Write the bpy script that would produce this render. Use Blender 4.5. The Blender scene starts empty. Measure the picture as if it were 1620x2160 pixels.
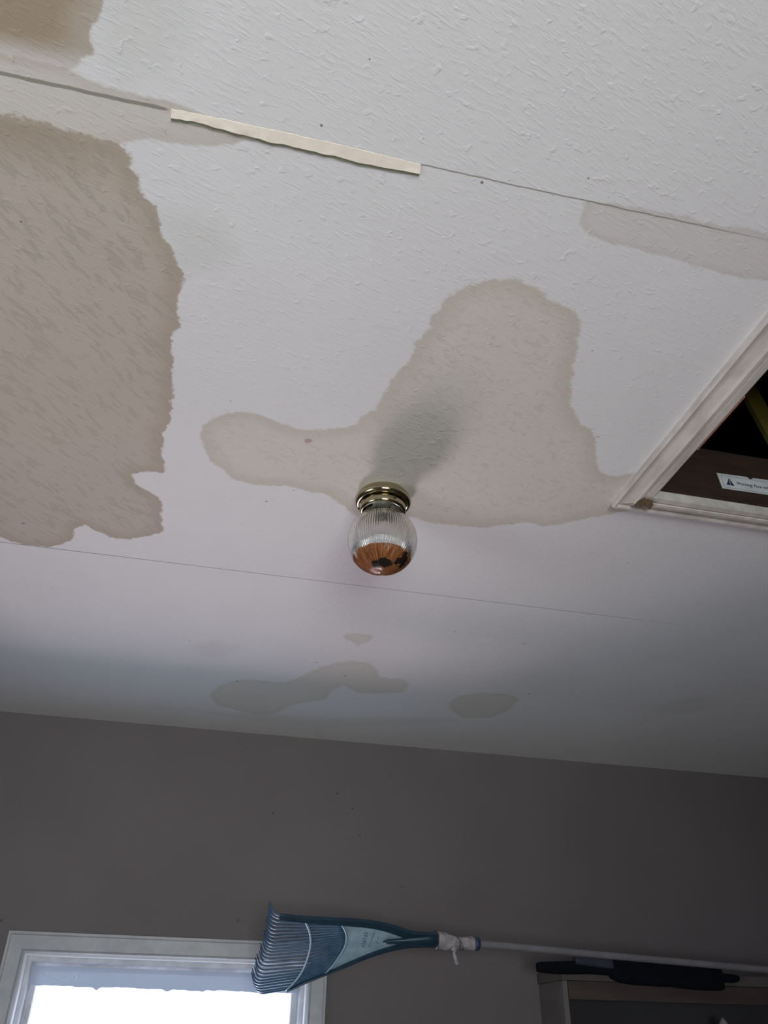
import bpy, bmesh, math, random
import numpy as np
from mathutils import Vector, Matrix, noise as mnoise

random.seed(7)
scene = bpy.context.scene
COL = scene.collection
PI = math.pi

# ------------------------------------------------------------------ camera
CZ = 1.45                       # camera height above the floor
CE = 1.04                       # ceiling above the camera
CEIL = CZ + CE
WALL = 3.186                    # distance to the facing wall
YAW, PIT, ROL = 0.21237807, 0.58952111, 0.01856273
FPX = 1700.0
fw = Vector((math.sin(YAW)*math.cos(PIT), math.cos(YAW)*math.cos(PIT), math.sin(PIT)))
rt0 = Vector((math.cos(YAW), -math.sin(YAW), 0)); up0 = rt0.cross(fw)
rt = rt0*math.cos(ROL) + up0*math.sin(ROL)
up = -rt0*math.sin(ROL) + up0*math.cos(ROL)
CAM = Vector((0, 0, CZ))
cd = bpy.data.cameras.new('camera'); cam = bpy.data.objects.new('camera', cd); COL.objects.link(cam)
m = Matrix((rt, up, -fw)).transposed().to_4x4(); m.translation = CAM
cam.matrix_world = m
cd.sensor_fit = 'HORIZONTAL'; cd.sensor_width = 36.0; cd.lens = FPX/1620*36.0
cd.clip_start = 0.02
scene.camera = cam

# ------------------------------------------------------------------ view
scene.view_settings.view_transform = 'Standard'
scene.view_settings.look = 'None'
scene.view_settings.gamma = 1.0
scene.view_settings.use_curve_mapping = False
scene.view_settings.exposure = 0.0
scene.cycles.max_bounces = 12
scene.cycles.diffuse_bounces = 5
scene.cycles.transmission_bounces = 10
scene.cycles.transparent_max_bounces = 12
scene.cycles.sample_clamp_indirect = 4.0

# ------------------------------------------------------------------ daylight
world = bpy.data.worlds.new('daylight'); scene.world = world; world.use_nodes = True
wn = world.node_tree.nodes; wl = world.node_tree.links
bg = wn['Background']
tc = wn.new('ShaderNodeTexCoord'); sx = wn.new('ShaderNodeSeparateXYZ'); cr = wn.new('ShaderNodeValToRGB')
mp = wn.new('ShaderNodeMapRange'); mp.inputs['From Min'].default_value = -0.5; mp.inputs['From Max'].default_value = 0.5
wl.new(tc.outputs['Generated'], sx.inputs[0]); wl.new(sx.outputs['Z'], mp.inputs['Value'])
wl.new(mp.outputs[0], cr.inputs[0]); wl.new(cr.outputs[0], bg.inputs[0])
cr.color_ramp.elements[0].color = (0.50, 0.68, 1.0, 1)      # sunlit ground
cr.color_ramp.elements[0].position = 0.40
cr.color_ramp.elements[1].color = (0.66, 0.80, 1.0, 1)      # sky
cr.color_ramp.elements[1].position = 0.60
bg.inputs[1].default_value = 3.0

def area(name, loc, target, w, h, power, color, spread=None):
    d = bpy.data.lights.new(name, 'AREA'); d.shape = 'RECTANGLE'; d.size = w; d.size_y = h
    d.energy = power; d.color = color
    if spread: d.spread = spread
    o = bpy.data.objects.new(name, d); COL.objects.link(o); o.location = loc
    o.rotation_euler = (Vector(target)-Vector(loc)).to_track_quat('-Z', 'Y').to_euler()
    return o
def portal(name, loc, target, w, h):
    o = area(name, loc, target, w, h, 1, (1, 1, 1)); o.data.cycles.is_portal = True; return o

# sun glare thrown up off the pale ground outside the visible window
area('ground_glare', (-0.04, 4.35, 0.66), (0.31, 1.455, 2.36), 0.60, 0.80, 46, (1.0, 0.80, 0.82))
# daylight entering the window behind the camera and the one to the left
area('back_window_daylight', (0.0, -2.34, 1.15), (-0.12, 0.60, 2.3), 1.5, 1.1, 15.5, (0.95, 0.99, 0.93), math.radians(72))
area('side_window_daylight', (-2.74, 0.2, 1.1), (0.2, 0.3, 2.49), 1.2, 1.0, 8.0, (0.95, 0.99, 0.93), math.radians(100))
portal('window_portal', (-0.02, WALL+0.16, 1.1), (-0.02, 0, 1.1), 0.95, 1.15)

# ------------------------------------------------------------------ helpers
def ray(px, py):
    return rt*((px-810)/FPX) - up*((py-1080)/FPX) + fw
def onz(px, py, z=CEIL):
    d = ray(px, py); return CAM + d*((z-CZ)/d.z)
def ony(px, py, Y):
    d = ray(px, py); return CAM + d*(Y/d.y)
def onplane(px, py, P, N):
    d = ray(px, py); return CAM + d*((P-CAM).dot(N)/d.dot(N))

def link(name, me, mat, parent=None, smooth=False):
    if mat: me.materials.append(mat)
    o = bpy.data.objects.new(name, me); COL.objects.link(o)
    if smooth:
        for p in me.polygons: p.use_smooth = True
    if parent: o.parent = parent
    return o
def obj(name, bm, mat, parent=None, smooth=False):
    bmesh.ops.recalc_face_normals(bm, faces=bm.faces[:])
    if parent is not None:
        bm.transform(Matrix.Translation(-wloc(parent)))
    me = bpy.data.meshes.new(name); bm.to_mesh(me); bm.free()
    o = link(name, me, mat, parent, smooth)
    return o
def wloc(o):
    v = Vector((0, 0, 0))
    while o: v += o.location; o = o.parent
    return v
def empty(name, loc, label=None, cat=None, group=None):
    o = bpy.data.objects.new(name, None); COL.objects.link(o); o.location = loc
    o.empty_display_size = 0.05
    tag(o, label, cat, group); return o
def tag(o, label=None, cat=None, group=None, kind=None):
    if label: o['label'] = label
    if cat: o['category'] = cat
    if group: o['group'] = group
    if kind: o['kind'] = kind
    return o
def box(bm, x0, x1, y0, y1, z0, z1, bev=0.0):
    r = bmesh.ops.create_cube(bm, size=1.0)
    vs = r['verts']
    for v in vs:
        v.co = Vector((x0+(v.co.x+.5)*(x1-x0), y0+(v.co.y+.5)*(y1-y0), z0+(v.co.z+.5)*(z1-z0)))
    if bev > 0:
        es = set(e for v in vs for e in v.link_edges)
        bmesh.ops.bevel(bm, geom=list(es), offset=bev, segments=2, affect='EDGES', profile=.5)
def tube(bm, pts, rad, seg=10, cap=True, flat=None):
    """round tube through pts; rad a number or list; flat=(axis, factor) squashes along an axis"""
    n = len(pts); rad = rad if isinstance(rad, (list, tuple)) else [rad]*n
    rings = []; prev = None
    for i, p in enumerate(pts):
        t = (pts[min(i+1, n-1)]-pts[max(i-1, 0)]).normalized()
        if prev is None:
            a = Vector((0, 0, 1)) if abs(t.z) < .9 else Vector((1, 0, 0))
            u = t.cross(a).normalized()
        else:
            u = (prev - t*prev.dot(t)).normalized()
        prev = u; v = t.cross(u)
        ring = []
        for k in range(seg):
            a = 2*PI*k/seg
            d = (u*math.cos(a)+v*math.sin(a))*rad[i]
            if flat: d -= flat[0]*d.dot(flat[0])*(1-flat[1])
            ring.append(bm.verts.new(p+d))
        rings.append(ring)
    for i in range(n-1):
        for k in range(seg):
            bm.faces.new((rings[i][k], rings[i][(k+1) % seg], rings[i+1][(k+1) % seg], rings[i+1][k]))
    if cap:
        bm.faces.new(rings[0][::-1]); bm.faces.new(rings[-1])
def lathe(bm, prof, seg=64, rib=0, amp=0.0, ribf=None, closed=False):
    rings = []
    for j, (r, z) in enumerate(prof):
        if r < 1e-6:
            rings.append([bm.verts.new((0, 0, z))]*seg); continue
        a_ = amp*(ribf(j) if ribf else 1)
        rings.append([bm.verts.new(((r+a_*math.cos(rib*2*PI*k/seg))*math.cos(2*PI*k/seg),
                                    (r+a_*math.cos(rib*2*PI*k/seg))*math.sin(2*PI*k/seg), z)) for k in range(seg)])
    m_ = len(rings)
    for j in range(m_ if closed else m_-1):
        A = rings[j]; B = rings[(j+1) % m_]
        for k in range(seg):
            vs = []
            for v in (A[k], A[(k+1) % seg], B[(k+1) % seg], B[k]):
                if v not in vs: vs.append(v)
            if len(vs) > 2:
                try: bm.faces.new(vs)
                except ValueError: pass
def prism(bm, pts, off):
    """polygon pts (3D, planar) extruded by vector off"""
    a = [bm.verts.new(p) for p in pts]; b = [bm.verts.new(p+off) for p in pts]
    bm.faces.new(a); bm.faces.new(b[::-1])
    for i in range(len(a)):
        j = (i+1) % len(a); bm.faces.new((a[i], b[i], b[j], a[j]))
def sweep(bm, prof, path, N):
    """prof: list of (across, out) swept along straight path (p0, p1) with across = dirA, out = N"""
    p0, p1, A0, A1 = path
    r0 = [bm.verts.new(p0 + A0*a + N*o) for a, o in prof]
    r1 = [bm.verts.new(p1 + A1*a + N*o) for a, o in prof]
    k = len(prof)
    for i in range(k):
        j = (i+1) % k; bm.faces.new((r0[i], r0[j], r1[j], r1[i]))
    bm.faces.new(r0[::-1]); bm.faces.new(r1)
def catmull(pts, n):
    P = [pts[0]]+list(pts)+[pts[-1]]; out = []
    segs = len(pts)-1
    for s in range(n):
        t = s/(n-1)*segs; i = min(int(t), segs-1); t -= i
        a, b, c, d = P[i], P[i+1], P[i+2], P[i+3]
        out.append(tuple(.5*(2*b[k]+(c[k]-a[k])*t+(2*a[k]-5*b[k]+4*c[k]-d[k])*t*t+(3*b[k]-a[k]-3*c[k]+d[k])*t**3) for k in range(2)))
    return out

# ------------------------------------------------------------------ materials
def mat(name, col, rough=.6, metal=0.0, **kw):
    m = bpy.data.materials.new(name); m.use_nodes = True
    b = m.node_tree.nodes['Principled BSDF']
    b.inputs['Base Color'].default_value = (*col, 1); b.inputs['Roughness'].default_value = rough
    b.inputs['Metallic'].default_value = metal
    for k, v in kw.items(): b.inputs[k.replace('_', ' ')].default_value = v
    return m
class NT:
    def __init__(s, m): s.m = m; s.t = m.node_tree; s.n = s.t.nodes; s.l = s.t.links; s.b = s.n.get('Principled BSDF')
    def new(s, kind, **kw):
        n = s.n.new(kind)
        for k, v in kw.items(): setattr(n, k, v)
        return n
    def put(s, sock, v):
        if isinstance(v, bpy.types.NodeSocket): s.l.new(v, sock)
        elif isinstance(v, tuple) and len(v) == 3 and sock.type == 'RGBA': sock.default_value = (*v, 1)
        else: sock.default_value = v
    def math(s, op, a, b=0.0, clamp=False):
        n = s.new('ShaderNodeMath', operation=op); n.use_clamp = clamp
        s.put(n.inputs[0], a); s.put(n.inputs[1], b); return n.outputs[0]
    def mix(s, f, a, b, mode='MIX'):
        n = s.new('ShaderNodeMix', data_type='RGBA', blend_type=mode)
        s.put(n.inputs[0], f); s.put(n.inputs[6], a); s.put(n.inputs[7], b); return n.outputs[2]
    def noise(s, vec, scale, detail=3.0, rough=.5, dist=0.0):
        n = s.new('ShaderNodeTexNoise'); s.put(n.inputs['Vector'], vec); n.inputs['Scale'].default_value = scale
        n.inputs['Detail'].default_value = detail; n.inputs['Roughness'].default_value = rough
        n.inputs['Distortion'].default_value = dist; return n.outputs[0]
    def ss(s, v, a, b, lo=0.0, hi=1.0):
        n = s.new('ShaderNodeMapRange', interpolation_type='SMOOTHSTEP'); s.put(n.inputs['Value'], v)
        n.inputs['From Min'].default_value = a; n.inputs['From Max'].default_value = b
        n.inputs['To Min'].default_value = lo; n.inputs['To Max'].default_value = hi; return n.outputs[0]
    def pos(s): return s.new('ShaderNodeNewGeometry').outputs['Position']
    def mapping(s, vec, scale=(1, 1, 1), rot=(0, 0, 0)):
        n = s.new('ShaderNodeMapping'); s.put(n.inputs[0], vec); n.inputs['Scale'].default_value = scale
        n.inputs['Rotation'].default_value = rot; return n.outputs[0]
    def attr(s, name): return s.new('ShaderNodeAttribute', attribute_name=name).outputs['Fac']
    def bump(s, h, dist, strength=1.0, normal=None):
        n = s.new('ShaderNodeBump'); s.put(n.inputs['Height'], h); n.inputs['Distance'].default_value = dist
        n.inputs['Strength'].default_value = strength
        if normal: s.put(n.inputs['Normal'], normal)
        return n.outputs[0]
    def dots(s, col, pos, lst, dark):
        for p, r, e in lst:
            n = s.new('ShaderNodeVectorMath', operation='DISTANCE'); s.put(n.inputs[0], pos); n.inputs[1].default_value = p
            wob = s.math('ADD', n.outputs['Value'], s.math('MULTIPLY', s.math('SUBTRACT', s.noise(pos, .6/r, 2), .5), r*1.6))
            col = s.mix(s.ss(wob, r*.6, r*1.2, e, 0.0), col, dark)
        return col

def noisy(name, col, col2, scale, rough=.6, bump=0.0, bscale=60, stretch=(1, 1, 1), **kw):
    m = mat(name, col, rough, **kw); t = NT(m); p = t.mapping(t.pos(), stretch)
    f = t.ss(t.noise(p, scale, 4, .6), .35, .65)
    t.put(t.b.inputs['Base Color'], t.mix(f, col, col2))
    if bump: t.put(t.b.inputs['Normal'], t.bump(t.noise(p, bscale, 4, .6), bump))
    return m

# ceiling paint with water stains ------------------------------------------------
BIG = [(-260,215),(0,238),(83,255),(183,284),(253,304),(275,330),(275,350),(290,375),(302,388),(293,400),(309,416),(329,440),(336,467),(341,492),
 (355,507),(367,526),(369,552),(383,566),(384,594),(375,628),(375,659),(375,690),(360,708),(361,742),(370,760),(363,798),(366,822),(360,856),
 (361,887),(343,915),(343,946),(341,955),(350,983),(343,1000),(321,993),(296,997),(278,1002),(287,1020),(312,1036),(336,1048),(343,1067),
 (339,1091),(346,1119),(327,1127),(299,1133),(272,1138),(235,1133),(198,1118),(176,1105),(160,1113),(154,1128),(151,1140),(123,1150),(93,1154),
 (56,1150),(25,1142),(0,1132),(-60,1110),(-420,1060),(-420,300)]
TOPL = [(-260,-200),(240,-140),(219,0),(214,17),(211,33),(192,53),(189,72),(192,92),(197,114),(178,119),(158,136),(156,150),(80,147),(0,130),(-260,70)]
PALE = [(-260,40),(0,110),(90,130),(156,150),(190,170),(222,183),(260,192),(333,207),(389,222),(422,239),(430,245),(500,262),(544,284),(525,289),(500,304),(470,306),(444,310),(420,308),(389,304),
 (350,299),(322,294),(290,296),(253,303),(200,330),(80,300),(-260,260)]
MID = [(1024,592),(1062,589),(1082,590),(1101,595),(1133,605),(1162,631),(1188,640),(1210,656),(1225,672),(1225,695),(1218,720),(1215,753),(1207,782),
 (1204,817),(1204,855),(1229,900),(1255,905),(1252,920),(1258,939),(1255,958),(1262,987),(1274,1001),(1300,1005),(1360,990),(1400,1062),(1340,1075),
 (1293,1084),(1219,1096),(1181,1106),(1144,1111),(1126,1102),(1107,1102),(1070,1107),(1015,1113),(959,1109),(907,1102),(878,1091),(820,1088),(780,1092),
 (745,1087),(734,1074),(711,1056),(685,1040),(649,1036),(626,1030),(605,1025),(561,1025),(530,1021),(496,1011),(478,999),(462,986),(439,965),(431,942),
 (421,918),(426,898),(449,882),(475,871),(504,869),(535,872),(566,882),(592,895),(620,903),(659,907),(698,903),(732,900),(755,895),(763,880),(789,867),
 (793,858),(812,833),(828,798),(847,778),(865,762),(870,740),(879,720),(908,688),(912,669),(931,643),(950,621),(985,602)]
RIGHT = [(1232,424),(1230,446),(1220,459),(1224,475),(1238,491),(1260,504),(1296,515),(1344,525),(1379,535),(1415,541),(1443,552),(1463,563),(1501,571),
 (1533,581),(1581,588),(1620,592),(1900,640),(1900,540),(1620,494),(1598,486),(1588,478),(1565,482),(1517,475),(1453,458),(1421,451),(1373,443),(1325,435),(1277,427)]
LOW = [[(461,1447),(491,1436),(537,1434),(598,1441),(633,1429),(663,1413),(704,1399),(744,1394),(780,1399),(795,1414),(800,1429),(851,1432),(863,1444),
  (851,1460),(800,1463),(757,1462),(744,1455),(724,1444),(699,1455),(689,1475),(653,1480),(618,1487),(582,1505),(547,1508),(501,1498),(456,1487),(443,1467)],
 [(947,1482),(972,1467),(1023,1461),(1079,1465),(1094,1475),(1073,1498),(1033,1515),(977,1514),(952,1498)],
 [(722,1341),(755,1335),(785,1340),(785,1351),(755,1361),(739,1353)]]
FAINT = [[(403,1363),(456,1351),(507,1366),(481,1381),(431,1384)],
 [(1375,1492),(1430,1475),(1490,1470),(1504,1485),(1470,1500),(1400,1507)],
 [(230,-60),(210,40),(215,110),(260,165),(350,150),(400,60),(400,-60)],
 [(330,1490),(420,1500),(520,1520),(700,1535),(860,1530),(990,1520),(860,1512),(700,1515),(520,1505)],
 [(330,440),(400,452),(470,470),(490,520),(450,560),(390,575),(376,560),(355,500)]]
SPLATCH = []

def ceil_xy(poly): return np.array([[v.x, v.y] for v in (onz(*p) for p in poly)])
def sdf(pts, poly):
    P = ceil_xy(poly); Q = np.roll(P, -1, 0)
    dmin = np.full(len(pts), 9.0); inside = np.zeros(len(pts), bool)
    for a, b in zip(P, Q):
        e = b-a; w = pts-a
        t = np.clip((w@e)/max(e@e, 1e-12), 0, 1)
        d = np.hypot(*(w-t[:, None]*e).T); dmin = np.minimum(dmin, d)
        c = ((a[1] > pts[:, 1]) != (b[1] > pts[:, 1]))
        with np.errstate(divide='ignore', invalid='ignore'):
            xi = (b[0]-a[0])*(pts[:, 1]-a[1])/(b[1]-a[1])+a[0]
        inside ^= c & (pts[:, 0] < xi)
    return np.where(inside, dmin, -dmin)

ANG1, ANG2 = math.radians(22), math.radians(50)
HX0, HX1, HY0, HY1 = 0.887, 1.497, 0.60, 1.290         # attic opening
SEAM1, SEAM2 = 0.648, 1.884

def turned(t, vec, ang, scale):
    return t.mapping(t.mapping(vec, rot=(0, 0, -ang)), scale)
def ceiling_mat():
    m = mat('ceiling_paint', (.8, .8, .8), .75); t = NT(m); P = t.pos()
    base = t.mix(t.ss(t.noise(P, 2.2, 3), .3, .7), (.738, .716, .714), (.768, .752, .746))
    streak = t.noise(turned(t, P, ANG1, (60, 200, 1)), 1.0, 3, .55)
    streak2 = t.noise(turned(t, P, ANG2, (26, 85, 1)), 1.0, 3, .55, .4)
    fleck = t.ss(streak2, .535, .575)
    fleckm = t.ss(t.noise(turned(t, P, ANG1, (48, 80, 1)), 1.0, 4, .6, .5), .56, .62)
    edge_n = t.math('MULTIPLY', t.math('SUBTRACT', t.noise(P, 42, 5, .65), .5), .030)
    fine_n = t.math('MULTIPLY', t.math('SUBTRACT', t.noise(P, 220, 3, .6), .5), .008)
    nz = t.math('ADD', edge_n, fine_n)
    def stain(col, name, cin, cedge, ew, soft, strength=1.0, flk=0.0, cf=None, namp=1.0):
        d = t.math('ADD', t.attr(name), t.math('MULTIPLY', nz, namp))
        f = t.ss(d, -soft, soft, 0.0, strength)
        inner = t.mix(t.ss(d, 0.0, ew), cedge, cin)
        if flk: inner = t.mix(t.math('MULTIPLY', fleckm if name == 'mid' else fleck, flk), inner, cf)
        return t.mix(f, col, t.mix(1.0, base, inner, 'MULTIPLY'))
    c = stain(base, 'faint', (.93, .93, .90), (.91, .92, .90), .05, .03)
    c = stain(c, 'low', (.88, .85, .775), (.83, .80, .72), .03, .010)
    c = stain(c, 'right', (.895, .865, .845), (.84, .805, .77), .018, .003, namp=.45)
    c = stain(c, 'pale', (.84, .80, .73), (.78, .735, .66), .03, .003, namp=.4)
    c = stain(c, 'mid', (.89, .84, .765), (.80, .74, .64), .05, .004, 1.0, .5, (.74, .69, .61), 1.0)
    c = stain(c, 'big', (.67, .59, .505), (.58, .50, .395), .045, .003, 1.0, .55, (.52, .47, .385), .9)
    # top left stain: dark, fading softly towards the taped joint
    d = t.math('ADD', t.attr('topl'), t.math('MULTIPLY', nz, .5))
    sy = t.new('ShaderNodeSeparateXYZ'); t.put(sy.inputs[0], P)
    fade = t.ss(sy.outputs['Y'], SEAM1-.062, SEAM1-.005, 1.0, 0.12)
    c = t.mix(t.math('MULTIPLY', t.ss(d, -.003, .003), fade), c,
              t.mix(1.0, base, t.mix(t.ss(d, .0, .05), (.62, .54, .45), (.49, .385, .27)), 'MULTIPLY'))
    # broad brown bloom along the upper edge of the big stain
    c = t.mix(t.math('MULTIPLY', t.math('MULTIPLY', t.ss(t.attr('big'), .0, .02), t.ss(sy.outputs['Y'], SEAM1+.075, SEAM1+.16, .75, 0.0)), t.ss(t.noise(P, 9, 2), .2, .5)), c, (.37, .30, .225))
    # panel joints
    wob = t.math('MULTIPLY', t.math('SUBTRACT', t.noise(P, 30, 3), .5), .004)
    y1 = t.math('ABSOLUTE', t.math('ADD', t.math('SUBTRACT', sy.outputs['Y'], SEAM1), wob))
    X = sy.outputs['X']
    wl_ = t.ss(X, -.185, -.15, .0026, .0009)
    l1 = t.math('MULTIPLY', t.ss(t.math('SUBTRACT', y1, wl_), -.0006, .0010, 1.0, 0.0), t.ss(X, .55, .8, .8, .15))
    l1 = t.math('MULTIPLY', l1, t.math('SUBTRACT', 1.0, t.math('MULTIPLY', t.ss(X, -.17, -.16), t.ss(X, .178, .186, 1.0, 0.0))))
    c = t.mix(l1, c, (.20, .19, .14))
    y2 = t.math('ABSOLUTE', t.math('SUBTRACT', t.math('SUBTRACT', sy.outputs['Y'], SEAM2), t.math('MULTIPLY', wob, .3)))
    l2 = t.math('MULTIPLY', t.ss(y2, .0006, .0022, 1.0, 0.0), t.ss(X, 1.0, 1.35, .85, .12))
    l2 = t.math('MULTIPLY', l2, t.ss(X, -.6, .4, 1.0, .75))
    c = t.mix(l2, c, (.17, .155, .15))
    # fly specks
    v = t.new('ShaderNodeTexVoronoi'); t.put(v.inputs['Vector'], P); v.inputs['Scale'].default_value = 9
    c = t.mix(t.ss(v.outputs['Distance'], .012, .022, .65, 0.0), c, (.16, .14, .12))
    pts = [((1017,385),.0025,.9),((1241,376),.0014,.9),((678,265),.002,.9),((780,125),.0014,.8),((711,315),.0012,.9),((1262,922),.002,.8),
           ((45,468),.002,.9),((400,1352),.003,.6),((398,1411),.003,.7),((1116,1464),.004,.8),((728,1425),.004,.8),((562,1058),.003,.6),
           ((668,1398),.004,.7),((961,1333),.003,.7),((1105,1358),.004,.6),((500,1437),.005,.6),((50,1104),.006,.5),((620,1035),.0025,.7)]
    c = t.dots(c, P, [(tuple(onz(*p)), r, e) for p, r, e in pts], (.14, .12, .10))
    c = t.dots(c, P, [(tuple(onz(651, 929)), .008, .75)], (.42, .25, .20))
    t.put(t.b.inputs['Base Color'], c)
    h = t.math('ADD', t.math('MULTIPLY', t.ss(streak, .45, .75), .55), t.math('MULTIPLY', t.noise(P, 160, 4, .6), .6))
    h = t.math('ADD', h, t.math('MULTIPLY', t.ss(t.noise(P, 55, 2), .60, .72), .7))
    t.put(t.b.inputs['Normal'], t.bump(h, .0011, .65))
    return m

def coords(lo, hi, fine_lo, fine_hi, step, extra):
    v = set(np.round(np.arange(fine_lo, fine_hi, step), 4).tolist())
    v |= set(np.round(np.arange(lo, hi, .4), 4).tolist()) | {hi} | set(extra)
    v = sorted(v); out = [v[0]]
    for a in v[1:]:
        if a-out[-1] < .004 and a not in extra:
            continue
        if a-out[-1] < .004 and a in extra: out[-1] = a
        else: out.append(a)
    return out
RX0, RX1, RY0 = -2.6, 3.6, -2.2
cx = coords(RX0, RX1, -1.1, 2.7, .014, [HX0, HX1]); cy = coords(RY0, WALL, .3, WALL-.005, .014, [HY0, HY1])
bm = bmesh.new()
GX, GY = np.meshgrid(cx, cy, indexing='ij'); pts = np.stack([GX.ravel(), GY.ravel()], 1)
nx, ny = len(cx), len(cy)
verts = np.column_stack([pts, np.full(len(pts), CEIL)])
faces = []
for i in range(nx-1):
    for j in range(ny-1):
        mx, my = (cx[i]+cx[i+1])/2, (cy[j]+cy[j+1])/2
        if HX0 < mx < HX1 and HY0 < my < HY1: continue
        faces.append((i*ny+j, i*ny+j+1, (i+1)*ny+j+1, (i+1)*ny+j))
bm.free()
me = bpy.data.meshes.new('ceiling'); me.from_pydata(verts.tolist(), [], faces)
def put_attr(name, polys):
    val = np.full(len(pts), -9.0)
    for p in polys: val = np.maximum(val, sdf(pts, p))
    a = me.attributes.new(name, 'FLOAT', 'POINT'); a.data.foreach_set('value', val.astype(np.float32))
for n_, ps in (('big', [BIG]), ('topl', [TOPL]), ('pale', [PALE]), ('mid', [MID]), ('right', [RIGHT]), ('low', LOW), ('faint', FAINT)):
    put_attr(n_, ps)
ceil = link('ceiling', me, ceiling_mat()); tag(ceil, kind='structure')

# peeling joint tape
M_cream = noisy('cream_joint_tape', (.86, .755, .655), (.81, .705, .61), 60, .7, .0006, 200)
bm = bmesh.new()
topE = catmull([(362,229),(450,247),(540,266),(650,290),(760,315),(888,347)], 70)
botE = catmull([(361,246),(400,252),(470,270),(540,289),(620,307),(700,325),(780,345),(886,363)], 70)
def jit(i, s): return mnoise.noise(Vector((i*.31, s, 0)))*.0016
A = [onz(*p)+Vector((0, jit(i, 3), 0)) for i, p in enumerate(topE)]
B = [onz(*p)+Vector((0, jit(i, 9), 0)) for i, p in enumerate(botE)]
rows = []
for i in range(70):
    a, b = A[i], B[i]; md = (a+b)/2
    sag = .0035+.002*mnoise.noise(Vector((i*.2, 0, 5)))
    rows.append([bm.verts.new(v) for v in (a+Vector((0,0,.001)), a-Vector((0,0,.0008)), md-Vector((0,0,.0022)), b-Vector((0,0,sag)), b-Vector((0,0,sag-.0008)), md+Vector((0,0,.001)))])
for i in range(69):
    for k in range(6):
        bm.faces.new((rows[i][k], rows[i][(k+1) % 6], rows[i+1][(k+1) % 6], rows[i+1][k]))
bm.faces.new(rows[0]); bm.faces.new(rows[-1][::-1])
o = obj('joint_tape', bm, M_cream, ceil); o['label'] = 'cream strip of paper tape peeling along the ceiling joint'

bm = bmesh.new(); ed = []  # added olive strip: the tape's shadow line on the ceiling, painted as colour
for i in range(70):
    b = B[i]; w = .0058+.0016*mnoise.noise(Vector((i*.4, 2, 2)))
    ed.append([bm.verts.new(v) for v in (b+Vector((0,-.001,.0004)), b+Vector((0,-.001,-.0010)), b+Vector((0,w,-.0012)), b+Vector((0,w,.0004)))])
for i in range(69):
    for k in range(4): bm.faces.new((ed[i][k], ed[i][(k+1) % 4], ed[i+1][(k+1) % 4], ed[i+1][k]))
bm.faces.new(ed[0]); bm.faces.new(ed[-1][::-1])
obj('tape_shadow_line', bm, mat('tape_shadow_olive', (.27, .28, .19), .9), o)

# ------------------------------------------------------------------ walls, floor
M_wall = mat('taupe_wall_paint', (.2, .17, .16), .65); t = NT(M_wall); P = t.pos()
c = t.mix(t.ss(t.noise(P, 1.7, 3), .3, .7), (.146, .123, .122), (.164, .139, .137))
wp = [((711,1674),.004,.8),((742,1657),.003,.7),((743,1706),.005,.8),((734,1716),.003,.6),((576,1715),.004,.8),((759,1762),.004,.6),((772,1761),.003,.5),
      ((709,1738),.004,.5),((3,1941),.005,.7),((501,1941),.006,.5),((848,1871),.004,.6),((745,1766),.004,.4),((742,1690),.003,.5)]
c = t.dots(c, P, [(tuple(ony(*p, WALL)), r, e) for p, r, e in wp], (.03, .025, .025))
v = t.new('ShaderNodeTexVoronoi'); t.put(v.inputs['Vector'], P); v.inputs['Scale'].default_value = 8
c = t.mix(t.ss(v.outputs['Distance'], .012, .024, .5, 0.0), c, (.05, .045, .04))
t.put(t.b.inputs['Base Color'], c)
t.put(t.b.inputs['Normal'], t.bump(t.noise(P, 110, 3, .6), .0012, .6))
WX0, WX1, WZ0, WZ1 = -.490, .451, .46, CZ+.250        # opening in the facing wall
TH = .13
bm = bmesh.new()
for b_ in ((RX0, WX0, 0, CEIL), (WX1, RX1, 0, CEIL), (WX0, WX1, WZ1, CEIL), (WX0, WX1, 0, WZ0)):
    box(bm, b_[0], b_[1], WALL, WALL+TH, b_[2], b_[3])
tag(obj('wall_front', bm, M_wall), kind='structure')
bm = bmesh.new()
for b_ in ((RX0, -.7, 0, CEIL), (.8, RX1, 0, CEIL), (-.7, .8, 1.75, CEIL), (-.7, .8, 0, .6)):
    box(bm, b_[0], b_[1], RY0-.1, RY0, b_[2], b_[3])
tag(obj('wall_back', bm, M_wall), kind='structure')
bm = bmesh.new()
for b_ in ((RY0, -.4, 0, CEIL), (.8, WALL, 0, CEIL), (-.4, .8, 1.75, CEIL), (-.4, .8, 0, .6)):
    box(bm, RX0-.1, RX0, b_[0], b_[1], b_[2], b_[3])
tag(obj('wall_left', bm, M_wall), kind='structure')
bm = bmesh.new(); box(bm, RX1, RX1+.1, RY0, WALL, 0, CEIL); tag(obj('wall_right', bm, M_wall), kind='structure')
M_floor = mat('worn_wood_floor', (.3, .2, .13), .5); t = NT(M_floor)
br = t.new('ShaderNodeTexBrick'); t.put(br.inputs['Vector'], t.pos()); br.inputs['Scale'].default_value = 1
br.inputs['Brick Width'].default_value = 1.2; br.inputs['Row Height'].default_value = .13; br.inputs['Mortar Size'].default_value = .003
br.inputs['Color1'].default_value = (.34, .24, .17, 1); br.inputs['Color2'].default_value = (.28, .19, .13, 1); br.inputs['Mortar'].default_value = (.06, .04, .03, 1)
t.put(t.b.inputs['Base Color'], br.outputs[0])
bm = bmesh.new(); box(bm, RX0, RX1, RY0, WALL, -.05, 0); tag(obj('floor', bm, M_floor), kind='structure')

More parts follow.
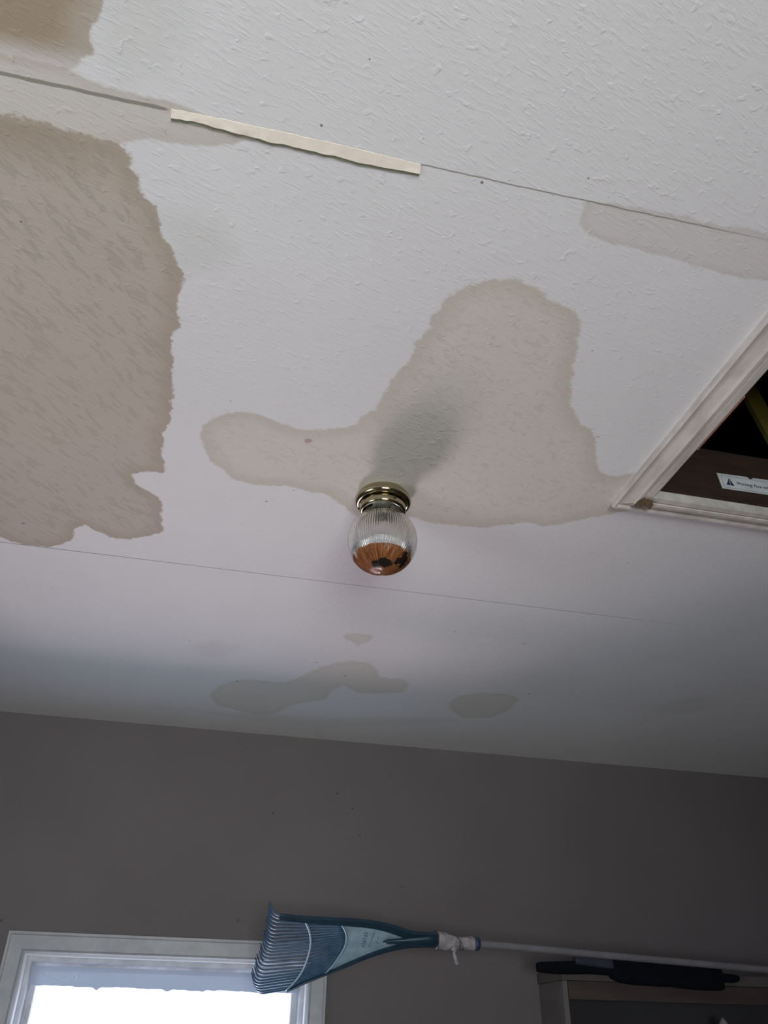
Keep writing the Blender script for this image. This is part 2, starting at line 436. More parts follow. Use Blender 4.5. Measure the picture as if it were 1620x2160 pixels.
# ------------------------------------------------------------------ window
M_trim = noisy('white_window_paint', (.50, .50, .51), (.42, .42, .43), 14, .45, .0006, 90)
M_sash = noisy('dirty_vinyl_sash', (.68, .68, .70), (.55, .55, .56), 18, .4, .0004, 120)
win = empty('window_1', (-.02, WALL, WZ0)); tag(win, kind='structure')
CW = .062
def casing(x0, x1, z0, z1, w, y, d, name, mt, par, prof=None, inward=False):
    """mitred frame round the rectangle x0..x1, z0..z1, four boards in one mesh"""
    bm = bmesh.new(); s = 1 if not inward else -1
    inn = [(x0, z0), (x1, z0), (x1, z1), (x0, z1)]
    out = [(x0-s*w, z0-s*w), (x1+s*w, z0-s*w), (x1+s*w, z1+s*w), (x0-s*w, z1+s*w)]
    prof = prof or [(0, 0), (0, d), (1, d), (1, 0)]
    for i in range(4):
        j = (i+1) % 4
        ring = []
        for (a, b) in ((inn[i], out[i]), (inn[j], out[j])):
            ring.append([bm.verts.new((a[0]+(b[0]-a[0])*f, y-o_, a[1]+(b[1]-a[1])*f)) for f, o_ in prof])
        k = len(prof)
        for q in range(k):
            bm.faces.new((ring[0][q], ring[0][(q+1) % k], ring[1][(q+1) % k], ring[1][q]))
    bmesh.ops.remove_doubles(bm, verts=bm.verts[:], dist=1e-5)
    return obj(name, bm, mt, par)
casing(WX0, WX1, WZ0, WZ1, CW, WALL, .016, 'window_casing', M_trim, win,
       [(0, 0), (0, .010), (.06, .015), (.12, .012), (.16, .015), (.80, .018), (.86, .022), (.97, .022), (1, .018), (1, 0)])
casing(WX0, WX1, WZ0, WZ1, .006, WALL+.115, .113, 'window_jamb', mat('white_jamb_paint', (.82, .80, .80), .5), win, inward=True)
casing(WX0+.006, WX1-.006, WZ0+.006, WZ1-.006, .016, WALL+.068, .016, 'window_stop', M_sash, win,
       [(0, -.05), (0, .016), (.8, .016), (1, .010), (1, -.05)], inward=True)
casing(WX0+.022, WX1-.022, WZ0+.022, WZ1-.022, .024, WALL+.10, .02, 'window_sash', M_sash, win,
       [(0, 0), (0, .018), (.35, .020), (.4, .012), (.9, .012), (1, .004), (1, 0)], inward=True)
M_glass = bpy.data.materials.new('window_glass'); M_glass.use_nodes = True; t = NT(M_glass)
t.n.remove(t.b); tr = t.new('ShaderNodeBsdfTransparent'); gl = t.new('ShaderNodeBsdfGlossy'); gl.inputs['Roughness'].default_value = .03
mx_ = t.new('ShaderNodeMixShader'); mx_.inputs[0].default_value = .06
t.l.new(tr.outputs[0], mx_.inputs[1]); t.l.new(gl.outputs[0], mx_.inputs[2]); t.l.new(mx_.outputs[0], t.n['Material Output'].inputs[0])
bm = bmesh.new(); box(bm, WX0+.044, WX1-.044, WALL+.094, WALL+.098, WZ0+.044, WZ1-.044)
obj('window_pane', bm, M_glass, win)
# torn weather film hanging from the head of the sash
M_film = mat('weather_film', (.55, .62, .75), .5, Transmission_Weight=0.0, Alpha=.82)
zt = WZ1-.03
bm = bmesh.new(); top, bot = [], []
n = 120
for i in range(n+1):
    x = WX0+.026+(WX1-WX0-.052)*i/n
    drop = .057+.004*mnoise.noise(Vector((x*9, 1, 0)))+.003*mnoise.noise(Vector((x*40, 4, 0)))
    for cxp, ww, hh in ((-.250, .008, .009), (-.02, .011, .007), (.10, .007, .004), (.3, .006, .006)):
        drop += hh*math.exp(-((x-cxp)/ww)**2)
    yy = WALL+.074+.002*math.sin(x*17)
    top.append((x, yy, zt)); bot.append((x, yy+.002, zt-drop))
vt = [[bm.verts.new(a), bm.verts.new(b), bm.verts.new((b[0], b[1]+.0012, b[2])), bm.verts.new((a[0], a[1]+.0012, a[2]))] for a, b in zip(top, bot)]
for i in range(n):
    for k in range(4):
        bm.faces.new((vt[i][k], vt[i][(k+1) % 4], vt[i+1][(k+1) % 4], vt[i+1][k]))
bm.faces.new(vt[0]); bm.faces.new(vt[-1][::-1])
o = obj('weather_film', bm, M_film, win); o['label'] = 'ragged strip of bluish film across the head of the window'
# cobweb
M_web = mat('cobweb', (.9, .9, .92), .8)
bm = bmesh.new(); Yw = WALL+.066
def wp_(x, y): return ony(x, y, Yw)
for a, b in (((75,2045),(130,2072)),((130,2072),(160,2060)),((160,2060),(186,2072)),((72,2110),(92,2095)),((85,2098),(100,2082)),((178,2052),(184,2048)),((160,2060),(184,2049)),((60,2120),(84,2090))):
    tube(bm, [wp_(*a), (wp_(*a)+wp_(*b))/2-Vector((0, 0, .002)), wp_(*b)], .0004, 4)
r_ = bmesh.ops.create_icosphere(bm, subdivisions=2, radius=.0055)
for v in r_['verts']:
    q = v.co.normalized(); v.co = v.co*(1+.35*mnoise.noise(q*2)); v.co.z *= 1.25; v.co.x *= .8; v.co += wp_(162, 2060)
o = obj('cobweb', bm, M_web, win, True); o['label'] = 'white cobweb tuft in the upper corner of the window'
# two unseen windows that light the room
for k, (nm, loc) in enumerate((('unseen_window_2', (.05, RY0, .6)), ('unseen_window_3', (RX0, .2, .6)))):
    w = empty(nm, loc); tag(w, kind='structure')
    bm = bmesh.new()
    if k == 0:
        for b_ in ((-.76, -.7, .54, 1.81), (.8, .86, .54, 1.81), (-.7, .8, 1.75, 1.81), (-.7, .8, .54, .60), (.035, .065, .6, 1.75)):
            box(bm, b_[0], b_[1], RY0, RY0+.015, b_[2], b_[3])
    else:
        for b_ in ((-.46, -.4, .54, 1.81), (.8, .86, .54, 1.81), (-.4, .8, 1.75, 1.81), (-.4, .8, .54, .60), (-.4, .8, 1.16, 1.19)):
            box(bm, RX0, RX0+.015, b_[0], b_[1], b_[2], b_[3])
    obj('window_casing', bm, M_trim, w)

# ------------------------------------------------------------------ attic opening
M_hatch = noisy('hatch_trim_paint', (.64, .585, .54), (.50, .45, .40), 26, .55, .0010, 70, (1, .35, 1))
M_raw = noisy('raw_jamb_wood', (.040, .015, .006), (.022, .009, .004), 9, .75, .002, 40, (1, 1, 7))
M_rawred = noisy('bare_wood_edge', (.42, .17, .10), (.30, .13, .08), 60, .8)
hatch = empty('attic_hatch', ((HX0+HX1)/2, (HY0+HY1)/2, CEIL), 'square attic opening framed by white moulded trim in the ceiling', 'attic hatch')
TW = .068
prof = [(0, .0), (0, .017), (.05, .019), (.27, .019), (.31, .014), (.35, .020), (.46, .021), (.52, .016), (.60, .014), (.85, .008), (.88, .014), (.96, .015), (1, .010), (1, 0)]
inn = [Vector((HX0, HY0, 0)), Vector((HX1, HY0, 0)), Vector((HX1, HY1, 0)), Vector((HX0, HY1, 0))]
outn = [Vector((HX0-TW, HY0-TW, 0)), Vector((HX1+TW, HY0-TW, 0)), Vector((HX1+TW, HY1+TW, 0)), Vector((HX0-TW, HY1+TW, 0))]
for i in range(4):
    bm = bmesh.new(); j = (i+1) % 4; rr = []
    for s_ in range(13):
        f_ = s_/12; a = inn[i].lerp(inn[j], f_); b = outn[i].lerp(outn[j], f_)
        rr.append([bm.verts.new(a.lerp(b, u_) + Vector((0, 0, CEIL-dn-.0006*mnoise.noise(Vector((f_*9, u_*3, i*7.)))*(dn > 0)))) for u_, dn in prof])
    k = len(prof)
    for s_ in range(12):
        for q in range(k): bm.faces.new((rr[s_][q], rr[s_][(q+1) % k], rr[s_+1][(q+1) % k], rr[s_+1][q]))
    bm.faces.new(rr[0]); bm.faces.new(rr[-1][::-1])
    obj('trim_board', bm, M_hatch, hatch)
# bare wooden edge showing along the left board
bm = bmesh.new(); box(bm, HX0-.003, HX0+.0035, .955, 1.12, CEIL-.0178, CEIL-.001, .001)
o = obj('bare_edge', bm, M_rawred, hatch); o['label'] = 'reddish bare wood showing along the trim edge'
JZ = CEIL+.146
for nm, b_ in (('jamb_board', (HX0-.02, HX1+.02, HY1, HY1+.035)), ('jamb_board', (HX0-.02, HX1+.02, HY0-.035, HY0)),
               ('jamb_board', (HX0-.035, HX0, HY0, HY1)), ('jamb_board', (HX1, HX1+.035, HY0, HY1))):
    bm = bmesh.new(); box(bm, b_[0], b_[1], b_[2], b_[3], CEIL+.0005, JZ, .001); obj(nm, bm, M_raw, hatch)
# warning sticker on the far jamb
M_stick = noisy('white_sticker', (.62, .63, .64), (.52, .53, .54), 30, .5)
M_ink = mat('sticker_ink', (.02, .03, .07), .6)
Ys = HY1-.0012
s0 = ony(1511, 998, HY1); s1 = ony(1522, 1030, HY1)
SX0, SZ1, SZ0 = s0.x+.0, s0.z, s1.z
bm = bmesh.new()
prism(bm, [Vector((SX0, Ys, SZ1)), Vector((SX0+.005, Ys, SZ0)), Vector((SX0+.26, Ys, SZ0+.003)), Vector((SX0+.26, Ys, SZ1+.006)), Vector((SX0+.095, Ys, SZ1+.002)),
           Vector((SX0+.086, Ys, SZ1-.004)), Vector((SX0+.078, Ys, SZ1+.002))], Vector((0, .0011, 0)))
stick = obj('warning_sticker', bm, M_stick, hatch); stick['label'] = 'torn white warning sticker with black triangle on the bare jamb'
bm = bmesh.new(); zc = (SZ0+SZ1)/2; Hs = SZ1-SZ0
tri = [(SX0+.018, zc-Hs*.22), (SX0+.038, zc-Hs*.22), (SX0+.028, zc+Hs*.24)]
prism(bm, [Vector((x, Ys-.0005, z)) for x, z in tri], Vector((0, .0005, 0)))
obj('warning_triangle', bm, M_ink, stick)
bm = bmesh.new(); box(bm, SX0+.0272, SX0+.0288, Ys-.0009, Ys-.0005, zc-Hs*.06, zc+Hs*.10); box(bm, SX0+.0272, SX0+.0288, Ys-.0009, Ys-.0005, zc-Hs*.16, zc-Hs*.10)
obj('exclamation_mark', bm, M_stick, stick)
bm = bmesh.new()
for z in (SZ1-.0045, SZ0+.0045): box(bm, SX0+.010, SX0+.25, Ys-.0004, Ys, z-.0005, z+.0005)
box(bm, SX0+.0095, SX0+.0105, Ys-.0004, Ys, SZ0+.0045, SZ1-.0045)
obj('sticker_border', bm, mat('sticker_border_grey', (.30, .31, .33), .6), stick)
fc = bpy.data.curves.new('lettering', 'FONT'); fc.body = 'Warning: Face with'; fc.size = .0112; fc.extrude = .0002
tob = bpy.data.objects.new('lettering', fc); COL.objects.link(tob)
bpy.context.view_layer.update()
dg = bpy.context.evaluated_depsgraph_get(); tme = bpy.data.meshes.new_from_object(tob.evaluated_get(dg)); bpy.data.objects.remove(tob)
tme.transform(Matrix.Translation(Vector((SX0+.045, Ys-.0004, zc-.004))-wloc(stick)) @ Matrix.Rotation(PI/2, 4, 'X'))
tme.materials.clear(); link('lettering', tme, M_ink, stick)
# brown chipped spot at the trim corner
M_chip = noisy('chipped_brown_board', (.20, .125, .065), (.10, .06, .03), 120, .9, .002, 200)
bm = bmesh.new(); cpx = [(1339,1067),(1345,1059),(1354,1054),(1366,1055),(1376,1058),(1378,1064),(1374,1072),(1369,1076),(1366,1070),(1358,1068),(1350,1069),(1344,1067)]
prism(bm, [onz(*p, CEIL-.0235) for p in cpx], Vector((0, 0, .023)))
o = obj('chipped_spot', bm, M_chip, hatch); o['label'] = 'crumbling brown chip at the trim corner'
# attic above
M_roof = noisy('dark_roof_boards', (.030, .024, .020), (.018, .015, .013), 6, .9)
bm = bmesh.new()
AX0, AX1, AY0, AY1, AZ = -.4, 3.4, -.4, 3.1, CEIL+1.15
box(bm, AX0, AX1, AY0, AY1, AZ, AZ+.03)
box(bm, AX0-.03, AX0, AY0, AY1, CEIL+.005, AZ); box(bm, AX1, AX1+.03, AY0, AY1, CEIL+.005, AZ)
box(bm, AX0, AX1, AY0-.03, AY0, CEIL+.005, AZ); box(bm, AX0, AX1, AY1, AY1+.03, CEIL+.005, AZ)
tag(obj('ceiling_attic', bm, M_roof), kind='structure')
M_olive = noisy('olive_truss_wood', (.26, .22, .03), (.20, .17, .025), 12, .8)
Yt = 1.42
bm = bmesh.new()
a0, a1 = ony(1567, 824, Yt), ony(1620, 923, Yt); b0, b1 = ony(1589, 805, Yt), ony(1640, 893, Yt)
d_ = ((a1-a0).normalized()+(b1-b0).normalized()).normalized()
q = [a0-d_*.25, a0+d_*.55, b0+d_*.58, b0-d_*.22]
lift = 0
prism(bm, q, Vector((0, .014, 0)))
truss = obj('truss_brace', bm, M_olive)
tag(truss, 'olive yellow diagonal wooden brace inside the dark attic opening', 'roof brace')

# ------------------------------------------------------------------ ceiling lamp
LP = Vector((.311, 1.455, CEIL))
M_brass = mat('polished_brass', (.44, .38, .24), .16, 1.0); t = NT(M_brass)
t.put(t.b.inputs['Roughness'], t.ss(t.noise(t.pos(), 90, 4), .35, .7, .10, .26))
lamp = empty('ceiling_lamp', LP, 'small brass ceiling lamp with ribbed clear globe half filled with rusty water', 'ceiling lamp')
def lobj(name, bm, mt, smooth=True, par=None):
    bm.transform(Matrix.Translation(LP)); return obj(name, bm, mt, par or lamp, smooth)
bm = bmesh.new()
cp = [(.0, -.001), (.0545, -.001), (.0560, -.003), (.0562, -.006), (.0572, -.0075), (.0600, -.009), (.0622, -.0125), (.0632, -.017), (.0626, -.0215), (.0604, -.0255),
      (.0570, -.0275), (.0535, -.0282), (.0520, -.0270), (.0, -.0270)]
lathe(bm, cp, 96); lobj('canopy', bm, M_brass)
bm = bmesh.new()
fp = [(.0522, -.026), (.0520, -.036), (.0516, -.0435), (.0500, -.0462), (.0480, -.0476), (.0458, -.0480), (.0448, -.0472), (.0450, -.0462), (.0470, -.0455), (.0490, -.0430), (.0500, -.036), (.0502, -.026)]
lathe(bm, fp, 96, closed=True); lobj('fitter_ring', bm, M_brass)
M_dark = mat('dark_screw', (.04, .03, .025), .5, .6)
for k in range(3):
    a = math.radians(-72+120*k); bm = bmesh.new()
    dv = Vector((math.cos(a), math.sin(a), 0)); p = dv*.0502+Vector((0, 0, -.0365))
    tube(bm, [p, p+dv*.0040, p+dv*.0052], [.0034, .0034, .0022], 12)
    lobj('set_screw', bm, M_dark)
GZ = -.1205; GR = .0755
# glass globe: fluted outside, smooth inside
bm = bmesh.new(); prof_o, prof_i, w_ = [], [], []
NS = 56
a0_ = math.asin(.0425/GR)
prof = [(.0425, -.040), (.0425, GZ+GR*math.cos(a0_)+.002)]; wr = [0, 0]
for i in range(NS+1):
    a = a0_+(PI-a0_)*i/NS
    prof.append((max(GR*math.sin(a), 0.0) if i < NS else 0.0, GZ+GR*math.cos(a))); wr.append(min(1, i/5)*min(1, math.sin(a)*3.2))
RI = GR-.0026
b0_ = math.asin(.0400/RI)
for i in range(NS+1):
    a = b0_+(PI-b0_)*(1-i/NS)
    prof.append((RI*math.sin(a) if i > 0 else 0.0, GZ+RI*math.cos(a))); wr.append(0)
prof += [(.0400, -.040)]; wr.append(0)
lathe(bm, prof, 90*6, 90, .0009, lambda j: wr[j], closed=True)
M_globe = mat('ribbed_glass', (.93, .93, .90), .03, Transmission_Weight=1.0, IOR=1.47)
lobj('glass_globe', bm, M_globe)
# rusty water
LZ = .041; RL = RI+.0005
bm = bmesh.new(); prof = [(0, GZ-LZ)]
c0 = math.acos(-LZ/RL)
prof.append((RL*math.sin(c0)-.001, GZ-LZ))
for i in range(21):
    a = c0+(PI-c0)*i/20; prof.append((RL*math.sin(a) if i < 20 else 0.0, GZ+RL*math.cos(a)-(.0003 if i == 0 else 0)))
lathe(bm, prof, 72*6, 72, .0007, lambda j: 1 if 1 <= j < 16 else .2)
M_rust = mat('rusty_water', (.80, .33, .12), .25, Transmission_Weight=.15, IOR=1.33); t = NT(M_rust)
sp = t.new('ShaderNodeVectorMath', operation='SUBTRACT'); t.put(sp.inputs[0], t.pos()); sp.inputs[1].default_value = tuple(LP)
sz = t.new('ShaderNodeSeparateXYZ'); t.put(sz.inputs[0], sp.outputs[0])
an = t.math('ARCTAN2', sz.outputs[1], sz.outputs[0]); cb = t.new('ShaderNodeCombineXYZ'); t.put(cb.inputs[0], t.math('MULTIPLY', an, 11.0)); t.put(cb.inputs[1], t.math('MULTIPLY', sz.outputs[2], 30.0))
stk = t.ss(t.noise(cb.outputs[0], 1.6, 4, .7), .38, .62)
t.put(t.b.inputs['Base Color'], t.mix(stk, (.78, .33, .125), (.33, .11, .04)))
lobj('rusty_water', bm, M_rust)
# dead insects and grit settled against the glass
M_grit = noisy('dark_grit', (.012, .009, .008), (.025, .016, .012), 200, .9)
def grit(az, pol, sx_, sy_, seed):
    bm = bmesh.new(); rnd = random.Random(seed)
    for k in range(44):
        da = rnd.gauss(0, sx_); dp = rnd.gauss(0, sy_)
        p_ = pol+dp; a_ = az+da/max(math.sin(p_), .2)
        R_ = RL+.0006
        c = Vector((R_*math.sin(p_)*math.cos(a_), R_*math.sin(p_)*math.sin(a_), GZ+R_*math.cos(p_)))
        r__ = bmesh.ops.create_icosphere(bm, subdivisions=1, radius=rnd.uniform(.003, .006))
        nrm = (c-Vector((0, 0, GZ))).normalized()
        for v in r__['verts']:
            v.co *= (1+.4*rnd.random()); v.co -= nrm*v.co.dot(nrm)*.85; v.co += c - nrm*.0006
    return bm
g1 = grit(math.radians(-36), math.radians(141), .10, .075, 4)
g2 = grit(math.radians(-95), math.radians(160), .13, .05, 8)
for g_ in (g1, g2): lobj('debris', g_, M_grit, False)
# socket inside
bm = bmesh.new(); lathe(bm, [(0, -.026), (.019, -.026), (.019, -.050), (.016, -.052), (.016, -.070), (.0135, -.071), (0, -.071)], 32)
lobj('lamp_socket', bm, mat('porcelain_socket', (.55, .52, .46), .4))

# ------------------------------------------------------------------ cabinet against the wall
YF = 2.973; XS = ony(1201, 2120, YF).x-.018
zh0 = ony(1300, 2111, YF).z; zh1 = ony(1300, 2072, YF).z; zt1 = ony(1300, 2049, YF).z
XE = XS+1.05
M_cab = noisy('faded_cabinet_side', (.175, .150, .142), (.135, .115, .108), 7, .6)
M_head = noisy('warm_cabinet_wood', (.080, .052, .044), (.058, .040, .034), 6, .6, stretch=(1, 1, 6))
M_topb = noisy('grey_cabinet_top', (.115, .096, .088), (.088, .075, .068), 8, .6)
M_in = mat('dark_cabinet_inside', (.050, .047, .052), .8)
cab = empty('shelf_cabinet', ((XS+XE)/2, (YF+WALL)/2, 0), 'open wooden shelf cabinet with dark interior against the wall under the rake handle', 'cabinet')
bm = bmesh.new(); box(bm, XS, XS+.018, YF, WALL-.002, 0, zh1, .001); obj('side_panel', bm, M_cab, cab)
bm = bmesh.new(); box(bm, XE-.018, XE, YF, WALL-.002, 0, zh1, .001); obj('side_panel', bm, M_cab, cab)
bm = bmesh.new(); box(bm, XS-.006, XE+.01, YF-.012, WALL-.002, zh1, zt1, .003); obj('top_board', bm, M_topb, cab)
bm = bmesh.new(); box(bm, XS+.0195, XE-.0195, YF-.002, YF+.018, zh0, zh1-.0005, .001); obj('header_rail', bm, M_head, cab)
bm = bmesh.new(); box(bm, XS+.018, XE-.018, WALL-.012, WALL-.004, .1, zh1-.002); obj('back_panel', bm, M_in, cab)
for z in (.08, .60, 1.12):
    bm = bmesh.new(); box(bm, XS+.019, XE-.019, YF+.003, WALL-.013, z, z+.018); obj('shelf', bm, M_in, cab)
# small peaked object on the shelf
pk = ony(1524, 2147, YF+.07)
bm = bmesh.new()
zb = 1.1382
tube(bm, [Vector((pk.x, pk.y, zb)), Vector((pk.x, pk.y, zb+.15)), Vector((pk.x, pk.y, pk.z-.045)), Vector((pk.x, pk.y, pk.z-.006)), Vector((pk.x, pk.y, pk.z))], [.034, .034, .033, .008, .003], 20)
tag(obj('squeeze_bottle', bm, mat('pale_mauve_plastic', (.40, .34, .36), .5), None, True), 'pale pointed bottle top showing in the dark cabinet opening', 'bottle')

# ------------------------------------------------------------------ black bag on the cabinet
M_black = noisy('black_nylon', (.003, .004, .007), (.005, .006, .011), 20, .85, .003, 60, Specular_IOR_Level=.15)
M_navy = noisy('navy_strap', (.020, .026, .042), (.030, .036, .055), 30, .6)
YB = YF-.055
bag = empty('tool_bag', (ony(1350, 2055, YB).x, YF-.02, zt1), 'long black padded bag hanging along the front top edge of the cabinet', 'bag')
def slab(pxs, y0, y1, name, mt, amp=.002, lx=24):
    """soft slab: outline columns (px, top, bottom) given on plane y0, depth to y1"""
    bm = bmesh.new(); rings = []
    tops = catmull([(a, b) for a, b, c in pxs], lx); bots = catmull([(a, c) for a, b, c in pxs], lx)
    for i in range(lx):
        T = ony(*tops[i], y0); Bm = ony(*bots[i], y0); h = T.z-Bm.z; x = T.x; ring = []
        for k in range(16):
            a = 2*PI*k/16; ca, sa = math.cos(a), math.sin(a)
            sq = lambda v_: math.copysign(abs(v_)**.45, v_)
            e = 1 if 0 < i < lx-1 else .86
            y = (y0+y1)/2+sq(ca)*(y1-y0)/2*e; z = (T.z+Bm.z)/2+sq(sa)*h/2*e
            nn = mnoise.noise(Vector((x*16, y*20, z*30)))*amp
            ring.append(bm.verts.new((x, y+nn, z+nn*.5)))
        rings.append(ring)
    for i in range(lx-1):
        for k in range(16): bm.faces.new((rings[i][k], rings[i][(k+1) % 16], rings[i+1][(k+1) % 16], rings[i+1][k]))
    bm.faces.new(rings[0][::-1]); bm.faces.new(rings[-1])
    return obj(name, bm, mt, bag, True)
slab([(1138,2028,2050),(1180,2027,2054),(1240,2025,2054),(1296,2023,2058)], YB+.004, YB+.042, 'bag_neck', M_black)
slab([(1290,2022,2062),(1310,2023,2072),(1350,2026,2078),(1420,2031,2082),(1470,2036,2087),(1516,2041,2089),(1524,2044,2086)], YB, YB+.042, 'bag_body', M_black, .004, 40)
slab([(1505,2052,2070),(1530,2053,2072),(1552,2055,2072),(1560,2058,2068)], YB+.006, YB+.040, 'bag_end', M_black)
slab([(1215,2018,2034),(1250,2017,2040),(1294,2020,2044)], YB-.004, YB+.03, 'bag_strap', M_navy)

# ------------------------------------------------------------------ leaf rake
P0Y = 2.80
P0 = ony(915, 1983, P0Y)
TILT = math.radians(56)
NR = Vector((0.0, math.cos(TILT), math.sin(TILT)))          # away from the viewer and up
def H(px, py, off=0.0): return onplane(px, py, P0, NR)+NR*off
M_teal = noisy('teal_plastic', (.018, .052, .080), (.012, .036, .060), 30, .35)
M_tine = noisy('blue_green_tine_plastic', (.060, .135, .225), (.042, .10, .175), 40, .32)
M_plate = noisy('pale_teal_plate', (.40, .53, .59), (.30, .41, .47), 25, .38)
M_rib = noisy('pale_rib_plastic', (.36, .50, .55), (.28, .42, .48), 50, .4)
rake = empty('leaf_rake', P0, 'teal plastic leaf rake lying sideways in front of the wall by the window', 'rake')
E_ = [(717.6,1945),(728,1961),(731,1980),(725,2000),(707,2028),(690,2048)]
Bc = [(642.6,1939),(652,1960),(655.6,1984),(652,2008),(641,2039),(626,2063),(604,2087)]
Cc = [(590,1931),(585,1952),(582,1975),(578,1996),(572,2015),(563,2038),(556,2062),(550,2080),(558,2095)]
NTN = 25
Ei, Bi, Ci = catmull(E_, NTN), catmull(Bc, NTN), catmull(Cc, NTN)
rimT = [(922,1974),(873,1973),(828,1960),(777,1949),(721,1945),(642,1941),(592,1934)]
for i in range(NTN):
    bm = bmesh.new()
    e, b, c = Ei[i], Bi[i], Ci[i]
    if i == 0: e = (717, 1944)
    p_e, p_b, p_c = H(*e, -.001), H(*b, 0), H(*c, 0)
    A_ = (p_c-p_b).normalized()
    pts_ = [p_e.lerp(p_b, k/5) for k in range(5)]+[p_b.lerp(p_c, k/6) for k in range(6)]
    R0 = .026+.006*math.sin(i*1.7)*.4
    for k in range(0, 8):
        a = math.radians(82)*k/7
        pts_.append(p_c + A_*(R0*math.sin(a)) + NR*(R0*(1-math.cos(a))))
    last = pts_[-1]; dirn = (pts_[-1]-pts_[-2]).normalized()
    pts_ += [last+dirn*.012, last+dirn*.024]
    m_ = len(pts_)
    rr_ = [.0034]*(m_-5)+[.0032, .003, .0028, .0024, .0016]
    tube(bm, pts_, rr_, 8, flat=(NR, .8))
    obj('tine', bm, M_tine, rake, True)
def strip(name, pl, off, rad, mt, fl=.6):
    bm = bmesh.new(); pts_ = [H(*p, off) for p in pl]; tube(bm, pts_, rad, 8, flat=(NR, fl)); return obj(name, bm, mt, rake, True)
strip('cross_rib', catmull(Bc, 30), -.004, .0036, M_rib)
strip('cross_rib', catmull([(716,1943)]+E_[1:]+[(683,2054),(676,2060)], 30), -.003, .0034, M_rib)
# plate
plate = catmull(E_, 20)+[(707,2042),(742,2028),(794,2009),(846,1994),(880,1992),(880,1976),(832,1962),(787,1951),(728,1945)]
bm = bmesh.new(); prism(bm, [H(*p, .0) for p in plate], NR*.004); plate_o = obj('rake_plate', bm, M_plate, rake)
def rim(outer, inner, name):
    n_ = 30; o_ = catmull(outer, n_); i_ = catmull(inner, n_)
    bm = bmesh.new(); rows = []
    for a, b in zip(o_, i_):
        rows.append([bm.verts.new(v) for v in (H(*a, .006), H(*a, -.006), H(*b, -.008), H(*b, .004))])
    for i in range(n_-1):
        for k in range(4): bm.faces.new((rows[i][k], rows[i][(k+1) % 4], rows[i+1][(k+1) % 4], rows[i+1][k]))
    bm.faces.new(rows[0]); bm.faces.new(rows[-1][::-1])
    return obj(name, bm, M_teal, rake)  # rims face down; their shade is put into the dark teal
rim([(921,1969),(873,1967),(828,1953),(776,1943),(721,1939),(642,1935),(590,1930)],
    [(921,1984),(877,1984),(832,1967),(787,1955),(728,1949),(645,1943),(590,1936)], 'side_rim')
rim([(921,1997),(873,1996),(828,2003),(776,2019),(735,2036),(697,2051),(645,2072),(616,2086),(604,2090)],
    [(921,1986),(877,1988),(846,1990),(794,2005),(742,2026),(700,2045),(643,2067),(616,2081),(604,2086)], 'side_rim')
# socket with its ridge reaching into the plate
bm = bmesh.new()
tube(bm, [H(808,1985,-.004), H(816,1983,-.006), H(845,1981,-.008), H(875,1982,-.004), H(900,1983,0), H(922,1984,0)], [.003, .008, .010, .018, .024, .0255], 20, flat=(NR, .75))
obj('socket', bm, M_teal, rake, True)
# moulded marks on the plate
M_emb = mat('moulded_mark', (.16, .25, .27), .5)
bm = bmesh.new()
def stroke(a, b, r=.0011): tube(bm, [H(*a, -.0002), H(*b, -.0002)], r, 6)
stroke((789,1967),(777,1998), .0018)
for i in range(6):
    f_ = i/5; cxp, cyp = 772-7*f_, 1968+28*f_; w = 3.2
    stroke((cxp-w, cyp-1), (cxp+w, cyp+.5))
    if i % 2: stroke((cxp-w, cyp-1), (cxp+w, cyp+3))
    else: stroke((cxp-w, cyp-1), (cxp-w-.6, cyp+2.5)); stroke((cxp+w, cyp+.5), (cxp+w-.6, cyp+3.4))
stroke((799,1977),(795,1981), .0016); stroke((793,1986),(796,1989), .0016)
obj('moulded_mark', bm, M_emb, rake, True)
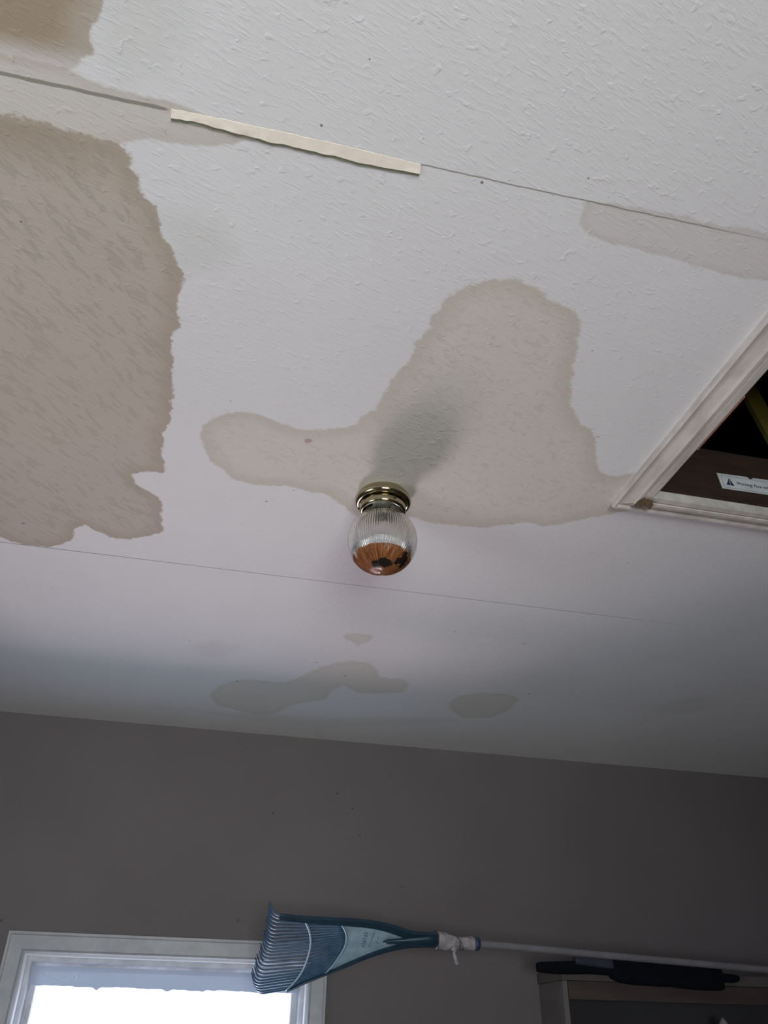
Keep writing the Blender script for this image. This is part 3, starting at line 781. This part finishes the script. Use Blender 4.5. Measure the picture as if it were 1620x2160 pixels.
# handle: pole, blue collar, cloth wrap
pl0 = ony(924, 1985, P0Y)
pl1 = ony(1012, 1991, P0Y+.02); pl2 = ony(1620, 2046, YB-.012)
pd = (pl2-pl1).normalized()
M_pole = noisy('white_pole_plastic', (.23, .222, .235), (.19, .182, .193), 10, .4)
bm = bmesh.new(); tube(bm, [pl0, pl1, pl1.lerp(pl2, .3), pl1.lerp(pl2, .6), pl2, pl2+pd*.25], .0112, 20); obj('handle_pole', bm, M_pole, rake, True)
cA, cB = ony(999, 1990.5, P0Y+.016), ony(1008, 1991.5, P0Y+.019)
bm = bmesh.new(); tube(bm, [cA, cA.lerp(cB, .5), cB], [.0195, .0200, .0190], 24)
o = obj('collar', bm, mat('navy_collar', (.035, .06, .12), .4), rake, True); o['label'] = 'navy plastic collar'
M_cloth = noisy('dirty_white_cloth', (.42, .39, .40), (.30, .27, .28), 50, .9, .003, 90)
def wrap(p0_, p1_, r0, r1, name, seed):
    bm = bmesh.new(); n_ = 16; pts_ = [p0_.lerp(p1_, k/(n_-1)) for k in range(n_)]
    rr_ = [r0+(r1-r0)*k/(n_-1) for k in range(n_)]; tube(bm, pts_, rr_, 28)
    for v in bm.verts:
        c_ = v.co; v.co = c_ + Vector((mnoise.noise(c_*35+Vector((seed, 0, 0))), mnoise.noise(c_*60+Vector((0, seed, 0))), mnoise.noise(c_*40+Vector((0, 0, seed)))))*.0035
    return obj(name, bm, M_cloth, rake, True)
def pp(x, y): return ony(x, y, P0Y+(x-924)*.00022)
wrap(pp(921,1983), pp(964,1989.5), .0265, .0200, 'cloth_wrap', 3)
wrap(pp(967,1990), pp(999,1990.5), .0175, .0195, 'cloth_wrap', 8)
M_cord = mat('brown_cord', (.08, .05, .045), .8)
for (x, y, r0, tl) in ((919.5,1983,.0275,.12),(965.5,1989.5,.0200,.35),(969.5,1989.5,.0190,.5)):
    c_ = pp(x, y); ring = []
    for k in range(25):
        a = 2*PI*k/24; ring.append(c_+Vector((math.sin(a)*r0*-tl, math.cos(a)*r0, math.sin(a)*r0)))
    bm = bmesh.new(); tube(bm, ring, .0014, 6, cap=False)
    obj('cord_binding', bm, M_cord, rake, True)
# dangling rag end
bm = bmesh.new(); rag = [(950,2000),(955,2005),(954,2012),(956,2020),(958,2027),(960,2032),(958,2036)]
pts_ = [pp(*p)+Vector((0, -.020, 0)) for p in rag]
tube(bm, pts_, [.009, .0062, .0055, .0058, .0050, .0085, .0022], 12, flat=(Vector((0, 1, 0)), .45))
for v in bm.verts: v.co += Vector((mnoise.noise(v.co*120), mnoise.noise(v.co*90+Vector((5, 0, 0))), 0))*.0018
o = obj('rag_end', bm, M_cloth, rake, True); o['label'] = 'loose end of the cloth hanging down'
